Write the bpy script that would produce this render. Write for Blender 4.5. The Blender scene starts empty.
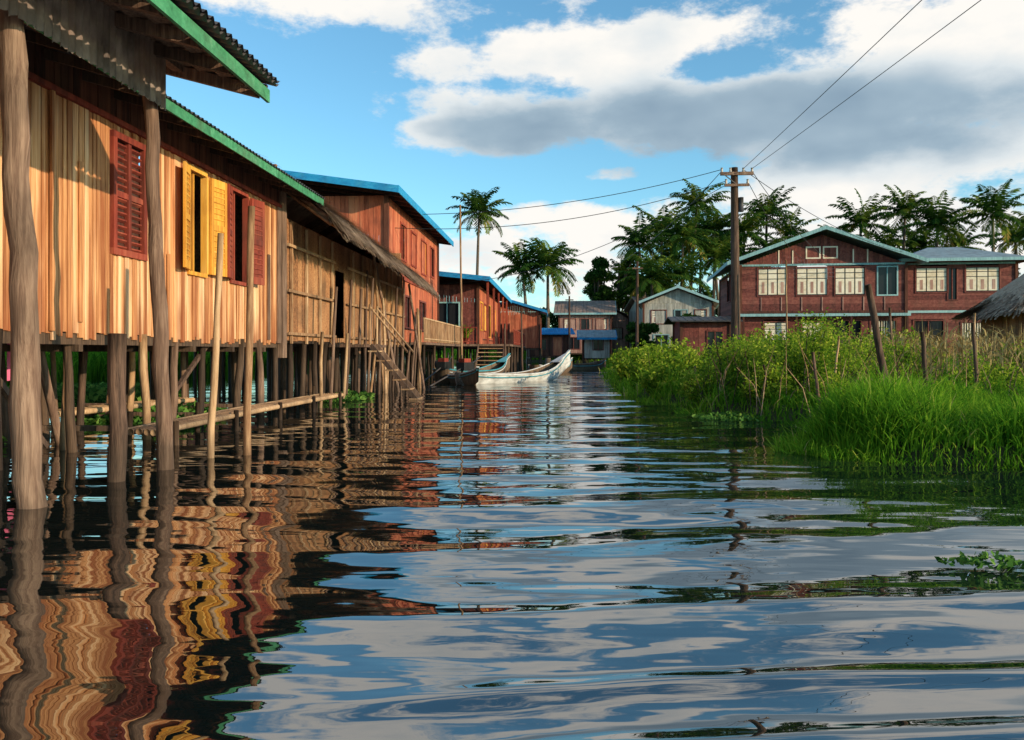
import bpy, math, random
import numpy as np
from mathutils import Vector, Matrix
random.seed(7); rng=np.random.default_rng(7)
R=random.uniform
scene=bpy.context.scene
COL=scene.collection
ST=math.atan(0.06)            # the canal runs 3.4 deg to the right of +Y
STM=Matrix.Translation((0,-.27,0))@Matrix.Rotation(-ST,4,'Z')

# ------------------------------------------------------------------ materials
def newmat(name):
    m=bpy.data.materials.new(name); m.use_nodes=True
    nt=m.node_tree; nt.nodes.clear()
    out=nt.nodes.new('ShaderNodeOutputMaterial')
    return m,nt,out
def ramp(nt,stops):
    r=nt.nodes.new('ShaderNodeValToRGB')
    el=r.color_ramp.elements
    while len(el)<len(stops): el.new(0.5)
    for e,(p,c) in zip(el,stops):
        e.position=p; e.color=(c[0],c[1],c[2],1)
    return r
def rough_mat(name,c1,c2,c3=None,stretch=(9,9,.7),scale=2.0,rough=.8,bump=.4,rw=.45,stain=.5,stc=(.05,.035,.025),metal=0,stsc=(1.5,1.5,1.0),bd=.01,wet=None):
    m,nt,out=newmat(name); N=nt.nodes; L=nt.links
    tc=N.new('ShaderNodeTexCoord'); mp=N.new('ShaderNodeMapping'); mp.inputs['Scale'].default_value=stretch
    L.new(tc.outputs['Object'],mp.inputs['Vector'])
    no=N.new('ShaderNodeTexNoise'); no.inputs['Scale'].default_value=scale; no.inputs['Detail'].default_value=4; no.inputs['Roughness'].default_value=.65
    at=N.new('ShaderNodeAttribute'); at.attribute_name='rnd'
    off=N.new('ShaderNodeVectorMath'); off.operation='MULTIPLY_ADD'
    L.new(at.outputs['Fac'],off.inputs[0]); off.inputs[1].default_value=(37,53,71); L.new(mp.outputs[0],off.inputs[2])
    L.new(off.outputs[0],no.inputs['Vector'])
    a=N.new('ShaderNodeMath'); a.operation='MULTIPLY_ADD'; L.new(at.outputs['Fac'],a.inputs[0]); a.inputs[1].default_value=rw
    s=N.new('ShaderNodeMath'); s.operation='MULTIPLY_ADD'; L.new(no.outputs['Fac'],s.inputs[0]); s.inputs[1].default_value=1.5; s.inputs[2].default_value=-.25-rw/2
    L.new(s.outputs[0],a.inputs[2])
    c3=c3 or c2
    rp=ramp(nt,[(.15,c1),(.55,c2),(.9,c3)]); L.new(a.outputs[0],rp.inputs[0])
    n2=N.new('ShaderNodeTexNoise'); n2.inputs['Scale'].default_value=1.6; n2.inputs['Detail'].default_value=4
    mp2=N.new('ShaderNodeMapping'); mp2.inputs['Scale'].default_value=stsc; L.new(tc.outputs['Object'],mp2.inputs['Vector']); L.new(mp2.outputs[0],n2.inputs['Vector'])
    r2=N.new('ShaderNodeMapRange'); r2.inputs[1].default_value=.48; r2.inputs[2].default_value=.72; r2.inputs[3].default_value=0; r2.inputs[4].default_value=stain
    fac=n2.outputs['Fac']
    if wet:   # grime that creeps up from the splash zone and down from the eaves
        sz=N.new('ShaderNodeSeparateXYZ'); L.new(tc.outputs['Object'],sz.inputs[0])
        for (za,zb,amt) in wet:
            g=N.new('ShaderNodeMapRange'); g.inputs[1].default_value=za; g.inputs[2].default_value=zb; g.inputs[3].default_value=amt; g.inputs[4].default_value=0; L.new(sz.outputs[2],g.inputs[0])
            ad=N.new('ShaderNodeMath'); ad.operation='ADD'; L.new(fac,ad.inputs[0]); L.new(g.outputs[0],ad.inputs[1]); fac=ad.outputs[0]
    L.new(fac,r2.inputs[0])
    mx=N.new('ShaderNodeMixRGB'); L.new(r2.outputs[0],mx.inputs[0]); L.new(rp.outputs[0],mx.inputs[1]); mx.inputs[2].default_value=(*stc,1)
    bs=N.new('ShaderNodeBsdfPrincipled'); L.new(mx.outputs[0],bs.inputs['Base Color']); bs.inputs['Roughness'].default_value=rough; bs.inputs['Metallic'].default_value=metal
    bs.inputs['Specular IOR Level'].default_value=.25
    bu=N.new('ShaderNodeBump'); bu.inputs['Strength'].default_value=bump; bu.inputs['Distance'].default_value=bd
    L.new(no.outputs['Fac'],bu.inputs['Height']); L.new(bu.outputs[0],bs.inputs['Normal'])
    L.new(bs.outputs[0],out.inputs[0])
    return m
def leaf_mat(name,stops,trans=.35,rough=.6):
    m,nt,out=newmat(name); N=nt.nodes; L=nt.links
    at=N.new('ShaderNodeAttribute'); at.attribute_name='rnd'
    rp=ramp(nt,stops); L.new(at.outputs['Fac'],rp.inputs[0])
    bs=N.new('ShaderNodeBsdfDiffuse'); L.new(rp.outputs[0],bs.inputs[0])
    tr=N.new('ShaderNodeBsdfTranslucent'); L.new(rp.outputs[0],tr.inputs[0])
    mx=N.new('ShaderNodeMixShader'); mx.inputs[0].default_value=trans
    L.new(bs.outputs[0],mx.inputs[1]); L.new(tr.outputs[0],mx.inputs[2]); L.new(mx.outputs[0],out.inputs[0])
    return m

M={}
M['plank']=rough_mat('weathered_bamboo_planks',(.24,.08,.03),(.66,.32,.135),(.86,.56,.32),stretch=(14,14,.5),scale=1.6,stain=.8,stc=(.26,.07,.024),stsc=(3.0,3.0,.40),rw=.65,wet=[(1.15,1.75,.12),(3.5,3.0,.10)])
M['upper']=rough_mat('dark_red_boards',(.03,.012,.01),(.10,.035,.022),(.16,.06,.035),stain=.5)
M['red']=rough_mat('red_painted_wood',(.13,.022,.015),(.27,.048,.028),(.36,.09,.05),stain=.45,stretch=(6,6,.8))
M['maroon']=rough_mat('maroon_boards',(.09,.026,.022),(.19,.055,.045),(.27,.095,.07),stain=.4,stretch=(4,4,4))
M['redc']=rough_mat('red_brown_boards',(.26,.06,.03),(.52,.14,.07),(.62,.24,.12),stain=.5,stretch=(6,6,.6),stc=(.10,.035,.025))
M['pinkb']=rough_mat('faded_brown_boards',(.22,.12,.10),(.40,.23,.18),(.52,.34,.27),stain=.4,stretch=(6,6,.6))
M['yellow']=rough_mat('yellow_shutter_paint',(.45,.20,.03),(.74,.36,.05),(.80,.45,.1),stain=.5,stc=(.25,.09,.02))
M['green']=rough_mat('green_fascia_paint',(.03,.15,.07),(.06,.27,.13),(.14,.36,.21),stain=.45,stretch=(2,5,5),stc=(.08,.07,.05))
M['blue']=rough_mat('blue_fascia_paint',(.01,.14,.34),(.015,.26,.55),(.04,.36,.62),stain=.25,stretch=(2,5,5))
M['teal']=rough_mat('pale_teal_trim',(.16,.32,.34),(.28,.48,.50),(.36,.56,.56),stain=.2)
M['grey']=rough_mat('grey_weathered_wood',(.05,.03,.022),(.16,.095,.065),(.30,.20,.14),stretch=(22,22,1.2),scale=1.5,bump=1.0,stain=.65,bd=.014,wet=[(.0,.4,.25)])
M['dark']=rough_mat('dark_wet_wood',(.02,.013,.01),(.06,.038,.025),(.13,.08,.05),stretch=(18,18,1.2),stain=.4,bump=.7)
M['bamboo']=rough_mat('bamboo_pole',(.20,.10,.05),(.42,.26,.14),(.58,.40,.24),stretch=(16,16,1.5),stain=.5,bump=.4,wet=[(.0,.3,.25)])
M['woven']=rough_mat('woven_bamboo_mat',(.15,.065,.03),(.36,.17,.075),(.50,.28,.13),stretch=(16,16,16),scale=1.8,stain=.6)
M['thatch']=rough_mat('thatch',(.12,.075,.05),(.30,.20,.13),(.46,.34,.24),stretch=(6,6,6),stain=.2,rw=.8)
M['metal']=rough_mat('rusty_corrugated_iron',(.05,.035,.03),(.18,.14,.12),(.33,.28,.24),stretch=(3,3,1.5),rough=.55,stain=.6,stc=(.12,.05,.025))
M['metald']=rough_mat('dark_corrugated_iron',(.03,.03,.032),(.07,.068,.07),(.12,.11,.11),stretch=(2,2,2),rough=.5,stain=.4,stc=(.06,.035,.025))
M['roofr']=rough_mat('rusty_sheet_roof',(.12,.08,.065),(.24,.17,.14),(.34,.26,.22),stretch=(2,2,2),rough=.6,stain=.4)
M['roofg']=rough_mat('blue_grey_sheet_roof',(.13,.18,.20),(.22,.29,.32),(.32,.40,.42),stretch=(2,2,2),rough=.5,stain=.4,stc=(.1,.08,.07))
M['cream']=rough_mat('cream_paint',(.64,.54,.38),(.82,.74,.58),(.86,.80,.68),stain=.12,stretch=(3,3,3))
M['white']=rough_mat('white_boat_paint',(.36,.37,.36),(.60,.62,.60),(.74,.74,.72),stain=.6,stretch=(2,2,6),stc=(.16,.14,.11),rough=.5)
M['boatin']=rough_mat('boat_inside_wood',(.06,.04,.03),(.16,.11,.07),(.24,.17,.11),stain=.3)
M['tblue']=rough_mat('turquoise_paint',(.03,.22,.28),(.06,.34,.40),(.12,.42,.46),stain=.4,rough=.45)
M['glass']=rough_mat('dark_window',(.008,.009,.012),(.018,.02,.025),stain=0,rough=.15,bump=.05)
M['greyw']=rough_mat('grey_green_boards',(.24,.24,.21),(.46,.45,.39),(.58,.56,.49),stain=.35)
M['pink']=rough_mat('pink_cloth',(.5,.08,.2),(.7,.15,.3),stain=.1)
M['black']=rough_mat('black_rubber',(.01,.01,.01),(.025,.025,.025),stain=0,rough=.4)
M['ceram']=rough_mat('ceramic_insulator',(.3,.25,.2),(.5,.45,.4),stain=0,rough=.3)
M['trunk']=rough_mat('palm_trunk',(.05,.04,.03),(.13,.10,.075),(.22,.18,.13),stretch=(3,3,8),stain=.3)
M['grass']=leaf_mat('grass_blades',[(0,(.035,.11,.01)),(.35,(.10,.27,.018)),(.7,(.23,.44,.03)),(.93,(.42,.55,.06)),(1,(.46,.40,.14))],.5)
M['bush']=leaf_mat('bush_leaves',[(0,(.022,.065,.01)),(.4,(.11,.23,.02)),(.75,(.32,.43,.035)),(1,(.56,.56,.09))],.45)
M['tree']=leaf_mat('tree_leaves',[(0,(.014,.04,.01)),(.6,(.045,.11,.02)),(1,(.15,.20,.035))],.25)
M['palm']=leaf_mat('palm_leaflets',[(0,(.016,.05,.012)),(.5,(.05,.115,.018)),(.9,(.17,.22,.03)),(1,(.30,.22,.06))],.3)
M['dry']=leaf_mat('dry_reed',[(0,(.16,.11,.04)),(.5,(.34,.25,.10)),(1,(.50,.40,.19))],.3)
M['weed']=leaf_mat('water_weed',[(0,(.03,.09,.02)),(.6,(.09,.22,.04)),(1,(.20,.34,.07))],.3,.4)
M['soil']=rough_mat('bank_soil',(.03,.03,.012),(.06,.065,.02),(.09,.10,.03),stretch=(1,1,1),stain=.4)

# ------------------------------------------------------------------ mesh helpers
def empty(name,mat=None):
    e=bpy.data.objects.new(name,None); COL.objects.link(e)
    if mat is not None: e.matrix_world=mat
    return e
class MB:
    def __init__(s,xf=None): s.v=[];s.f=[];s.m=[];s.r=[];s.mats=[];s.xf=xf or Matrix.Identity(4);s.sm=[]
    def mi(s,k):
        if k not in s.mats: s.mats.append(k)
        return s.mats.index(k)
    def add(s,vs,fs,k,r=None,smooth=False):
        b=len(s.v); r=random.random() if r is None else r; mi=s.mi(k)
        for p in vs: s.v.append(tuple(s.xf@Vector(p)))
        for f in fs: s.f.append([b+i for i in f]); s.m.append(mi); s.r.append(r); s.sm.append(smooth)
    def box(s,a,b,k,r=None):
        x0,y0,z0=a;x1,y1,z1=b
        s.add([(x0,y0,z0),(x1,y0,z0),(x1,y1,z0),(x0,y1,z0),(x0,y0,z1),(x1,y0,z1),(x1,y1,z1),(x0,y1,z1)],
              [(0,3,2,1),(4,5,6,7),(0,1,5,4),(1,2,6,5),(2,3,7,6),(3,0,4,7)],k,r)
    def slab(s,p,t,k,r=None):   # 4 corners, thickness vector
        t=Vector(t); q=[Vector(a) for a in p]; q2=[a+t for a in q]
        s.add(q+q2,[(0,3,2,1),(4,5,6,7),(0,1,5,4),(1,2,6,5),(2,3,7,6),(3,0,4,7)],k,r)
    def beam(s,a,b,w,h,k,r=None):
        a=Vector(a);b=Vector(b);d=(b-a).normalized()
        up=Vector((0,0,1)) if abs(d.z)<.95 else Vector((0,1,0))
        sx=d.cross(up).normalized()*w/2; sy=sx.cross(d).normalized()*h/2
        c=[a-sx-sy,a+sx-sy,a+sx+sy,a-sx+sy]; e=[q+(b-a) for q in c]
        s.add(c+e,[(0,3,2,1),(4,5,6,7),(0,1,5,4),(1,2,6,5),(2,3,7,6),(3,0,4,7)],k,r)
    def tube(s,pts,rad,k,n=9,r=None,rough=0):
        pts=[Vector(p) for p in pts]; V=[];F=[]
        for i,p in enumerate(pts):
            d=(pts[min(i+1,len(pts)-1)]-pts[max(i-1,0)]).normalized()
            up=Vector((1,0,0)) if abs(d.x)<.8 else Vector((0,1,0))
            a=d.cross(up).normalized(); b=d.cross(a).normalized()
            rr=rad[i] if isinstance(rad,(list,tuple)) else rad
            for j in range(n):
                t=2*math.pi*j/n; q=rr*(1+R(-rough,rough))
                V.append(p+a*math.cos(t)*q+b*math.sin(t)*q)
        for i in range(len(pts)-1):
            for j in range(n):
                F.append((i*n+j,i*n+(j+1)%n,(i+1)*n+(j+1)%n,(i+1)*n+j))
        F.append(tuple(range(n))); F.append(tuple((len(pts)-1)*n+j for j in range(n))[::-1])
        s.add(V,F,k,r,True)
    def post(s,a,b,r0,r1,k,seg=10,wob=.015,n=10,rough=.08):
        a=Vector(a);b=Vector(b);P=[];Q=[]
        for i in range(seg+1):
            t=i/seg; p=a.lerp(b,t)
            if 0<i<seg: p+=Vector((R(-wob,wob),R(-wob,wob),0))
            P.append(p);Q.append((r0+(r1-r0)*t)*R(.95,1.05))
        s.tube(P,Q,k,n=n,rough=rough)
    def corr(s,o,a,b,k,wl=.08,amp=.012,nrm=None,jag=0):   # corrugated sheet: ribs run along b, waves along a
        o=Vector(o);a=Vector(a);b=Vector(b); n=(a.cross(b)).normalized()
        cnt=max(4,int(a.length/wl*6)); V=[];F=[]
        for i in range(cnt+1):
            t=i/cnt; off=n*math.sin(t*a.length/wl*2*math.pi)*amp
            j0=-b.normalized()*(R(0,jag) if jag else 0)
            V.append(o+a*t+off+j0); V.append(o+a*t+b+off)
        for i in range(cnt): F.append((2*i,2*i+2,2*i+3,2*i+1))
        s.add(V,F,k,smooth=True)
    def build(s,name,parent=None,bevel=0):
        me=bpy.data.meshes.new(name); me.from_pydata(s.v,[],s.f)
        for k in s.mats: me.materials.append(M[k])
        me.polygons.foreach_set('material_index',s.m)
        me.polygons.foreach_set('use_smooth',s.sm)
        at=me.attributes.new('rnd','FLOAT','FACE'); at.data.foreach_set('value',s.r)
        me.update()
        o=bpy.data.objects.new(name,me); COL.objects.link(o)
        if parent: o.parent=parent
        if bevel:
            bv=o.modifiers.new('b','BEVEL'); bv.width=bevel; bv.segments=2
        return o
def np_mesh(name,V,F,rnd,mat,parent=None,smooth=False,link=True):
    V=np.asarray(V,dtype=np.float32); F=np.asarray(F,dtype=np.int32)
    me=bpy.data.meshes.new(name); me.vertices.add(len(V)); me.vertices.foreach_set('co',V.ravel())
    me.loops.add(F.size); me.loops.foreach_set('vertex_index',F.ravel())
    k=F.shape[1]; me.polygons.add(len(F))
    me.polygons.foreach_set('loop_start',np.arange(0,F.size,k,dtype=np.int32))
    try: me.polygons.foreach_set('loop_total',np.full(len(F),k,dtype=np.int32))
    except Exception: pass
    me.materials.append(mat)
    if rnd is not None:
        at=me.attributes.new('rnd','FLOAT','FACE'); at.data.foreach_set('value',np.asarray(rnd,dtype=np.float32))
    me.update(calc_edges=True)
    me.polygons.foreach_set('use_smooth',np.full(len(F),smooth))
    o=bpy.data.objects.new(name,me)
    if link: COL.objects.link(o)
    if parent: o.parent=parent
    return o
def blades(P,H,W,lean,az=None,rnd=None):
    n=len(P); az=rng.uniform(0,2*np.pi,n) if az is None else az
    side=np.stack([np.cos(az),np.sin(az),np.zeros(n)],1)
    la=rng.uniform(0,2*np.pi,n); lv=np.stack([np.cos(la),np.sin(la),np.zeros(n)],1)*(lean*H)[:,None]
    V=np.zeros((n,8,3))
    for i,(t,w) in enumerate([(0,.8),(.4,1),(.75,.7),(1,.06)]):
        c=P+lv*(t*t)
        c=c+np.array([0,0,1])*(H*(t-lean*.45*t**3))[:,None]
        V[:,2*i]=c-side*(W*w/2)[:,None]; V[:,2*i+1]=c+side*(W*w/2)[:,None]
    b=np.arange(n)[:,None]*8
    F=np.concatenate([b+np.array([0,1,3,2]),b+np.array([2,3,5,4]),b+np.array([4,5,7,6])],0)
    rnd=rng.uniform(0,1,n) if rnd is None else rnd
    return V.reshape(-1,3),F,np.concatenate([rnd]*3)
def leaves(P,size,rnd,flat=0.0,asp=.45):
    n=len(P); d=rng.normal(size=(n,3)); d[:,2]*=(1-flat); d/=np.linalg.norm(d,axis=1)[:,None]
    e=rng.normal(size=(n,3)); e[:,2]*=(1-flat); e-=d*(e*d).sum(1)[:,None]; e/=np.linalg.norm(e,axis=1)[:,None]
    s=(size*rng.uniform(.6,1.3,n))[:,None]
    V=np.stack([P-d*s*.5,P+e*s*asp*.5,P+d*s*.5,P-e*s*asp*.5],1).reshape(-1,3)
    F=np.arange(n*4).reshape(-1,4)
    return V,F,rnd

# ------------------------------------------------------------------ bank outline / ground
BY=np.array([-60,4.8,5.6,6.3,6.8,7.4,8.4,9.3,10.3,11.5,13,16.5,22,28,45,62,75,82,90,400])
BX=np.array([60,30,9.,6.0,4.4,3.2,2.9,3.7,4.2,3.6,3.1,2.7,3.1,3.6,5.3,7.2,9.0,2,-300,-300])
def edge(y): return np.interp(y,BY,BX)+.16*np.sin(y*2.3)+.11*np.sin(y*5.1+1)
def ground_h(x,y):
    f=x-edge(y)
    t=np.clip((f+.5)/1.0,0,1); t=t*t*(3-2*t)
    h=-.8+1.0*t
    f2=np.clip((-14.5-x)/3,0,1)
    h=np.maximum(h,-.8+1.1*f2)
    return h+np.where(h>0,.05*np.sin(x*.9)*np.cos(y*.7),0)
gx=np.concatenate([[-900,-500,-300,-150,-80,-50,-40,-34,-30,-26,-22,-20,-19,-18,-17,-16,-15,-14,-10,-4],np.arange(0,16,.25),np.arange(16,40,2),[50,70,100,150,300,500,900]])
gy=np.concatenate([[-300,-100,-40,-10,0],np.arange(4,30,.3),np.arange(30,100,1.5),[110,150,200,300,500,900,1500]])
X,Y=np.meshgrid(gx,gy); Z=ground_h(X,Y)
nx=len(gx);ny=len(gy)
idx=np.arange(nx*ny).reshape(ny,nx)
F=np.stack([idx[:-1,:-1],idx[:-1,1:],idx[1:,1:],idx[1:,:-1]],-1).reshape(-1,4)
np_mesh('ground',np.stack([X,Y,Z],-1).reshape(-1,3),F,np.full(len(F),.5),M['soil'],smooth=True)

# ------------------------------------------------------------------ water
m,nt,out=newmat('canal_water'); N=nt.nodes;L=nt.links; M['water']=m
bs=N.new('ShaderNodeBsdfPrincipled'); bs.inputs['Base Color'].default_value=(.006,.011,.010,1); bs.inputs['Roughness'].default_value=.010; bs.inputs['IOR'].default_value=2.9
bs.inputs['Specular IOR Level'].default_value=.5
tc=N.new('ShaderNodeTexCoord'); mp=N.new('ShaderNodeMapping'); mp.inputs['Scale'].default_value=(.8,3.4,1)
no=N.new('ShaderNodeTexNoise'); no.inputs['Scale'].default_value=1.8; no.inputs['Detail'].default_value=2
L.new(tc.outputs['Object'],mp.inputs[0]); L.new(mp.outputs[0],no.inputs['Vector'])
bu=N.new('ShaderNodeBump'); bu.inputs['Strength'].default_value=.16; bu.inputs['Distance'].default_value=.018
L.new(no.outputs['Fac'],bu.inputs['Height']); L.new(bu.outputs[0],bs.inputs['Normal']); L.new(bs.outputs[0],out.inputs[0])
wx=np.concatenate([[-900,-300,-100,-50,-30,-20,-14,-11],np.arange(-9,9.01,.05),[11,14,20,30,50,100,300,900]])
yy=[.4]
while yy[-1]<75: yy.append(yy[-1]+max(.022,.0040*yy[-1]))
wy=np.array([-300,-50,-10,-2,0]+yy+[90,120,200,400])
X,Y=np.meshgrid(wx,wy); Z=np.zeros_like(X)
sp=np.clip(.0040*Y,.022,10)
wr=np.random.default_rng(33)
fade=np.clip((9.2-np.abs(X))/3,0,1)*np.clip((80-Y)/20,0,1)*np.clip((Y+1)/1,0,1)
Xw=X+.20*np.sin(Y*.8+X*.3)+.06*np.sin(Y*2.1-X*.7); Yw=Y+.20*np.sin(X*.7+1.3)+.08*np.sin(X*1.5+Y*.5)
for i in range(70):
    if i<38: lam=.34*(1.9/.34)**wr.random(); slope=.0076*(lam/.6)**.1; th=wr.normal(.04,.20)
    else: lam=.12*(.34/.12)**wr.random(); slope=.0042; th=wr.normal(0,.36)
    k=2*math.pi/lam; kx=k*math.sin(th); ky=k*math.cos(th)
    A=slope/k
    ph=wr.uniform(0,6.28)
    W_=np.sin(kx*Xw+ky*Yw+ph)*np.exp(-(3*sp/lam)**2)
    if i>=38:   # small ripples live in patches
        W_=W_*(.35+.9*np.clip(.5+.6*np.sin(X*.5+Y*.35+i)*np.sin(Y*.5-X*.3+2*i),0,1))
    Z+=A*W_
env=(.85+.4*np.sin(X*.35+Y*.22+.5)*np.sin(Y*.31-X*.2))*(1-.22*np.clip((-X)/2,0,1))
# slow swells (a passing boat's wake) in the foreground
for c0,wd,am in ((2.42,.075,.012),(2.02,.085,.011),(3.1,.10,.007)):
    q=Y-(c0+.10*(X-.7)+.03*np.sin(X*2.2)); Z+=am*np.exp(-(q/wd)**2)*np.clip((X+.9)/.9,0,1)*np.clip((3.2-X)/1,0,1)
Z=Z*fade*np.clip(env,.4,1.3)
nx=len(wx);ny=len(wy); idx=np.arange(nx*ny).reshape(ny,nx)
F=np.stack([idx[:-1,:-1],idx[:-1,1:],idx[1:,1:],idx[1:,:-1]],-1).reshape(-1,4)
np_mesh('water',np.stack([X,Y,Z],-1).reshape(-1,3),F,None,m,smooth=True)

# ------------------------------------------------------------------ generic walls / houses
def plank_wall(mb,s0,s1,z0,z1,xf,k,w=.12,ops=(),hem=0,jit=.006,th=.02,horiz=False):
    """wall in local frame: x along wall, y outward, openings (s0,s1,z0,z1)"""
    old=mb.xf; mb.xf=old@xf
    if horiz:
        z=z0
        while z<z1-.01:
            ze=min(z+w,z1); segs=[(s0,s1)]
            for o in ops:
                if o[2]<ze-.005 and o[3]>z+.005:
                    ns=[]
                    for a,b in segs:
                        if o[0]>a and o[0]<b: ns.append((a,o[0]))
                        if o[1]<b and o[1]>a: ns.append((o[1],b))
                        if o[1]<=a or o[0]>=b: ns.append((a,b))
                    segs=ns
            for a,b in segs: mb.slab([(a,-th+.006,z),(b,-th+.006,z),(b,-th-.004,ze-.003),(a,-th-.004,ze-.003)],(0,th,0),k)
            z=ze
    else:
        s=s0
        while s<s1-.01:
            ww=w*R(.7,1.3); e=min(s+ww,s1); cx=(s+e)/2; segs=[(z0-R(0,hem),z1)]
            for o in ops:
                if o[0]<cx<o[1]:
                    ns=[]
                    for a,b in segs:
                        if o[2]>a: ns.append((a,o[2]))
                        if o[3]<b: ns.append((o[3],b))
                    segs=ns
            for a,b in segs:
                j=R(-jit,jit); g=R(.002,.006); sl_=R(-.006,.006)*(1 if hem else 0)
                mb.add([(s+g,-th+j,a),(e-g,-th+j,a),(e-g,j,a),(s+g,j,a),(s+g+sl_,-th+j,b),(e-g+sl_,-th+j,b),(e-g+sl_,j,b),(s+g+sl_,j,b)],
                       [(0,3,2,1),(4,5,6,7),(0,1,5,4),(1,2,6,5),(2,3,7,6),(3,0,4,7)],k)
            s=e
    mb.xf=old
def window(mb,s0,s1,z0,z1,xf,style,fk='maroon'):
    old=mb.xf; mb.xf=old@xf; f=.07; d=.035
    mb.box((s0-f,-.02,z0-f),(s1+f,d,z0),fk); mb.box((s0-f,-.02,z1),(s1+f,d,z1+f),fk)
    mb.box((s0-f,-.02,z0),(s0,d,z1),fk); mb.box((s1,-.02,z0),(s1+f,d,z1),fk)
    if style=='dark':
        mb.box((s0,-.09,z0),(s1,-.06,z1),'glass'); c=(s0+s1)/2
        mb.box((c-.025,-.055,z0),(c+.025,.0,z1),fk)
    elif style=='panes':      # cream panels with dark muntins
        mb.box((s0,-.09,z0),(s1,-.06,z1),'glass'); n=max(2,round((s1-s0)/.5)); w=(s1-s0)/n
        for i in range(n):
            a=s0+i*w
            mb.box((a+.03,-.05,z0+.05),(a+w-.03,-.015,z0+(z1-z0)*.60),'cream'); 
            mb.box((a+.03,-.05,z0+(z1-z0)*.63),(a+w-.03,-.02,z0+(z1-z0)*.80),'cream')
            mb.box((a+.03,-.05,z0+(z1-z0)*.83),(a+w-.03,-.02,z1-.04),'cream')
            mb.box((a+w*.35,-.014,z0+.12),(a+w*.65,-.010,z0+(z1-z0)*.5),'pinkb',.9)
    elif style=='slat':
        mb.box((s0,-.09,z0),(s1,-.06,z1),'glass'); n=int((s1-s0)/.12)
        for i in range(n): mb.box((s0+(i+.3)*.12,-.05,z0),(s0+(i+.7)*.12,-.02,z1),'cream')
    elif style=='lou':
        n=int((z1-z0)/.07)
        mb.box((s0,-.05,z0),(s1,-.035,z1),'upper')
        for i in range(n):
            z=z0+(i+.5)*(z1-z0)/n; mb.slab([(s0,-.03,z-.03),(s1,-.03,z-.03),(s1,-.03,z-.015),(s0,-.03,z-.015)],(0,.03,.02),fk)
        c=(s0+s1)/2; mb.box((c-.03,-.03,z0),(c+.03,.02,z1),fk); mb.box((s0,-.03,(z0+z1)/2-.03),(s1,.018,(z0+z1)/2+.03),fk)
    elif style in('yellow','redc','greyw'):
        mb.box((s0,-.05,z0),(s1,-.01,z1),style)
    mb.xf=old
def rows(ax,ay,az,o):
    return Matrix(((ax[0],ay[0],az[0],o[0]),(ax[1],ay[1],az[1],o[1]),(ax[2],ay[2],az[2],o[2]),(0,0,0,1)))
def faces(w,d):
    return {'front':rows((1,0,0),(0,-1,0),(0,0,1),(0,0,0)),
            'right':rows((0,1,0),(1,0,0),(0,0,1),(w,0,0)),
            'left': rows((0,1,0),(-1,0,0),(0,0,1),(0,0,0)),
            'back': rows((1,0,0),(0,1,0),(0,0,1),(0,d,0))}
def body(name,par,w,d,z0,z1,k,wins=(),pw=.16,horiz=False,bands=(),mats={}):
    mb=MB(); fx=faces(w,d)
    for fn,L0 in (('front',w),('right',d),('left',d),('back',w)):
        ops=[x[1:5] for x in wins if x[0]==fn]
        plank_wall(mb,.02,L0-.02,z0,z1,fx[fn],mats.get(fn,k),pw,ops,horiz=horiz)
    for (x,y) in ((0,0),(w,0),(0,d),(w,d)): mb.box((x-.07,y-.07,z0-.02),(x+.07,y+.07,z1+.004),'upper')
    mb.box((.03,.03,z0-.12),(w-.03,d-.03,z0-.03),'dark')
    o=mb.build('walls',par)
    wb=MB()
    for x in wins: window(wb,*x[1:5],fx[x[0]],x[5],x[6] if len(x)>6 else 'maroon')
    for (fn,a,b,za,zb,k2) in bands:
        old=wb.xf; wb.xf=fx[fn]; wb.box((a,.0,za),(b,.05,zb),k2); wb.xf=old
    if wb.v: wb.build('windows',par)
def stilts(par,w,d,z1,sp=1.3,x0=0,y0=0,r=.07,k='dark'):
    mb=MB(); nx=max(2,int(w/sp/1.4)+1); ny=max(2,int(d/sp)+1)
    for i in range(nx):
        for j in range(ny):
            x=x0+w*i/(nx-1)+R(-.06,.06); y=y0+d*j/(ny-1)+R(-.1,.1)
            mb.post((x+R(-.05,.05),y,-.8),(x,y,z1),r*R(.7,1.2),r*R(.7,1.1),k,seg=4,n=7)
    for i in range(nx):
        x=x0+w*i/(nx-1); mb.beam((x,y0,z1-.12),(x,y0+d,z1-.12),.09,.12,k)
    mb.build('stilts',par)
def mono_roof(par,x0,x1,y0,y1,zr,zl,k='metald',fk='blue',fh=.2):
    """single pitch: height zl at x0, zr at x1"""
    mb=MB()
    mb.slab([(x0,y0,zl),(x1,y0,zr),(x1,y1,zr),(x0,y1,zl)],(0,0,.05),k)
    n=int((y1-y0)/.9)
    for i in range(n+1):
        y=y0+.05+(y1-y0-.1)*i/n; mb.beam((x0+.1,y,zl-.055),(x1-.08,y,zr-.055),.06,.1,'upper')
    mb.build('roof',par)
    mb=MB()
    mb.slab([(x1,y0-.03,zr-fh+.04),(x1+.035,y0-.03,zr-fh+.04),(x1+.035,y1+.03,zr-fh+.04),(x1,y1+.03,zr-fh+.04)],(0,0,fh+.03),fk)
    mb.slab([(x0,y0-.033,zl-fh+.045),(x1-.002,y0-.033,zr-fh+.045),(x1-.002,y0-.003,zr-fh+.045),(x0,y0-.003,zl-fh+.045)],(0,0,fh+.02),fk)
    mb.build('fascia',par)
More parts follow.
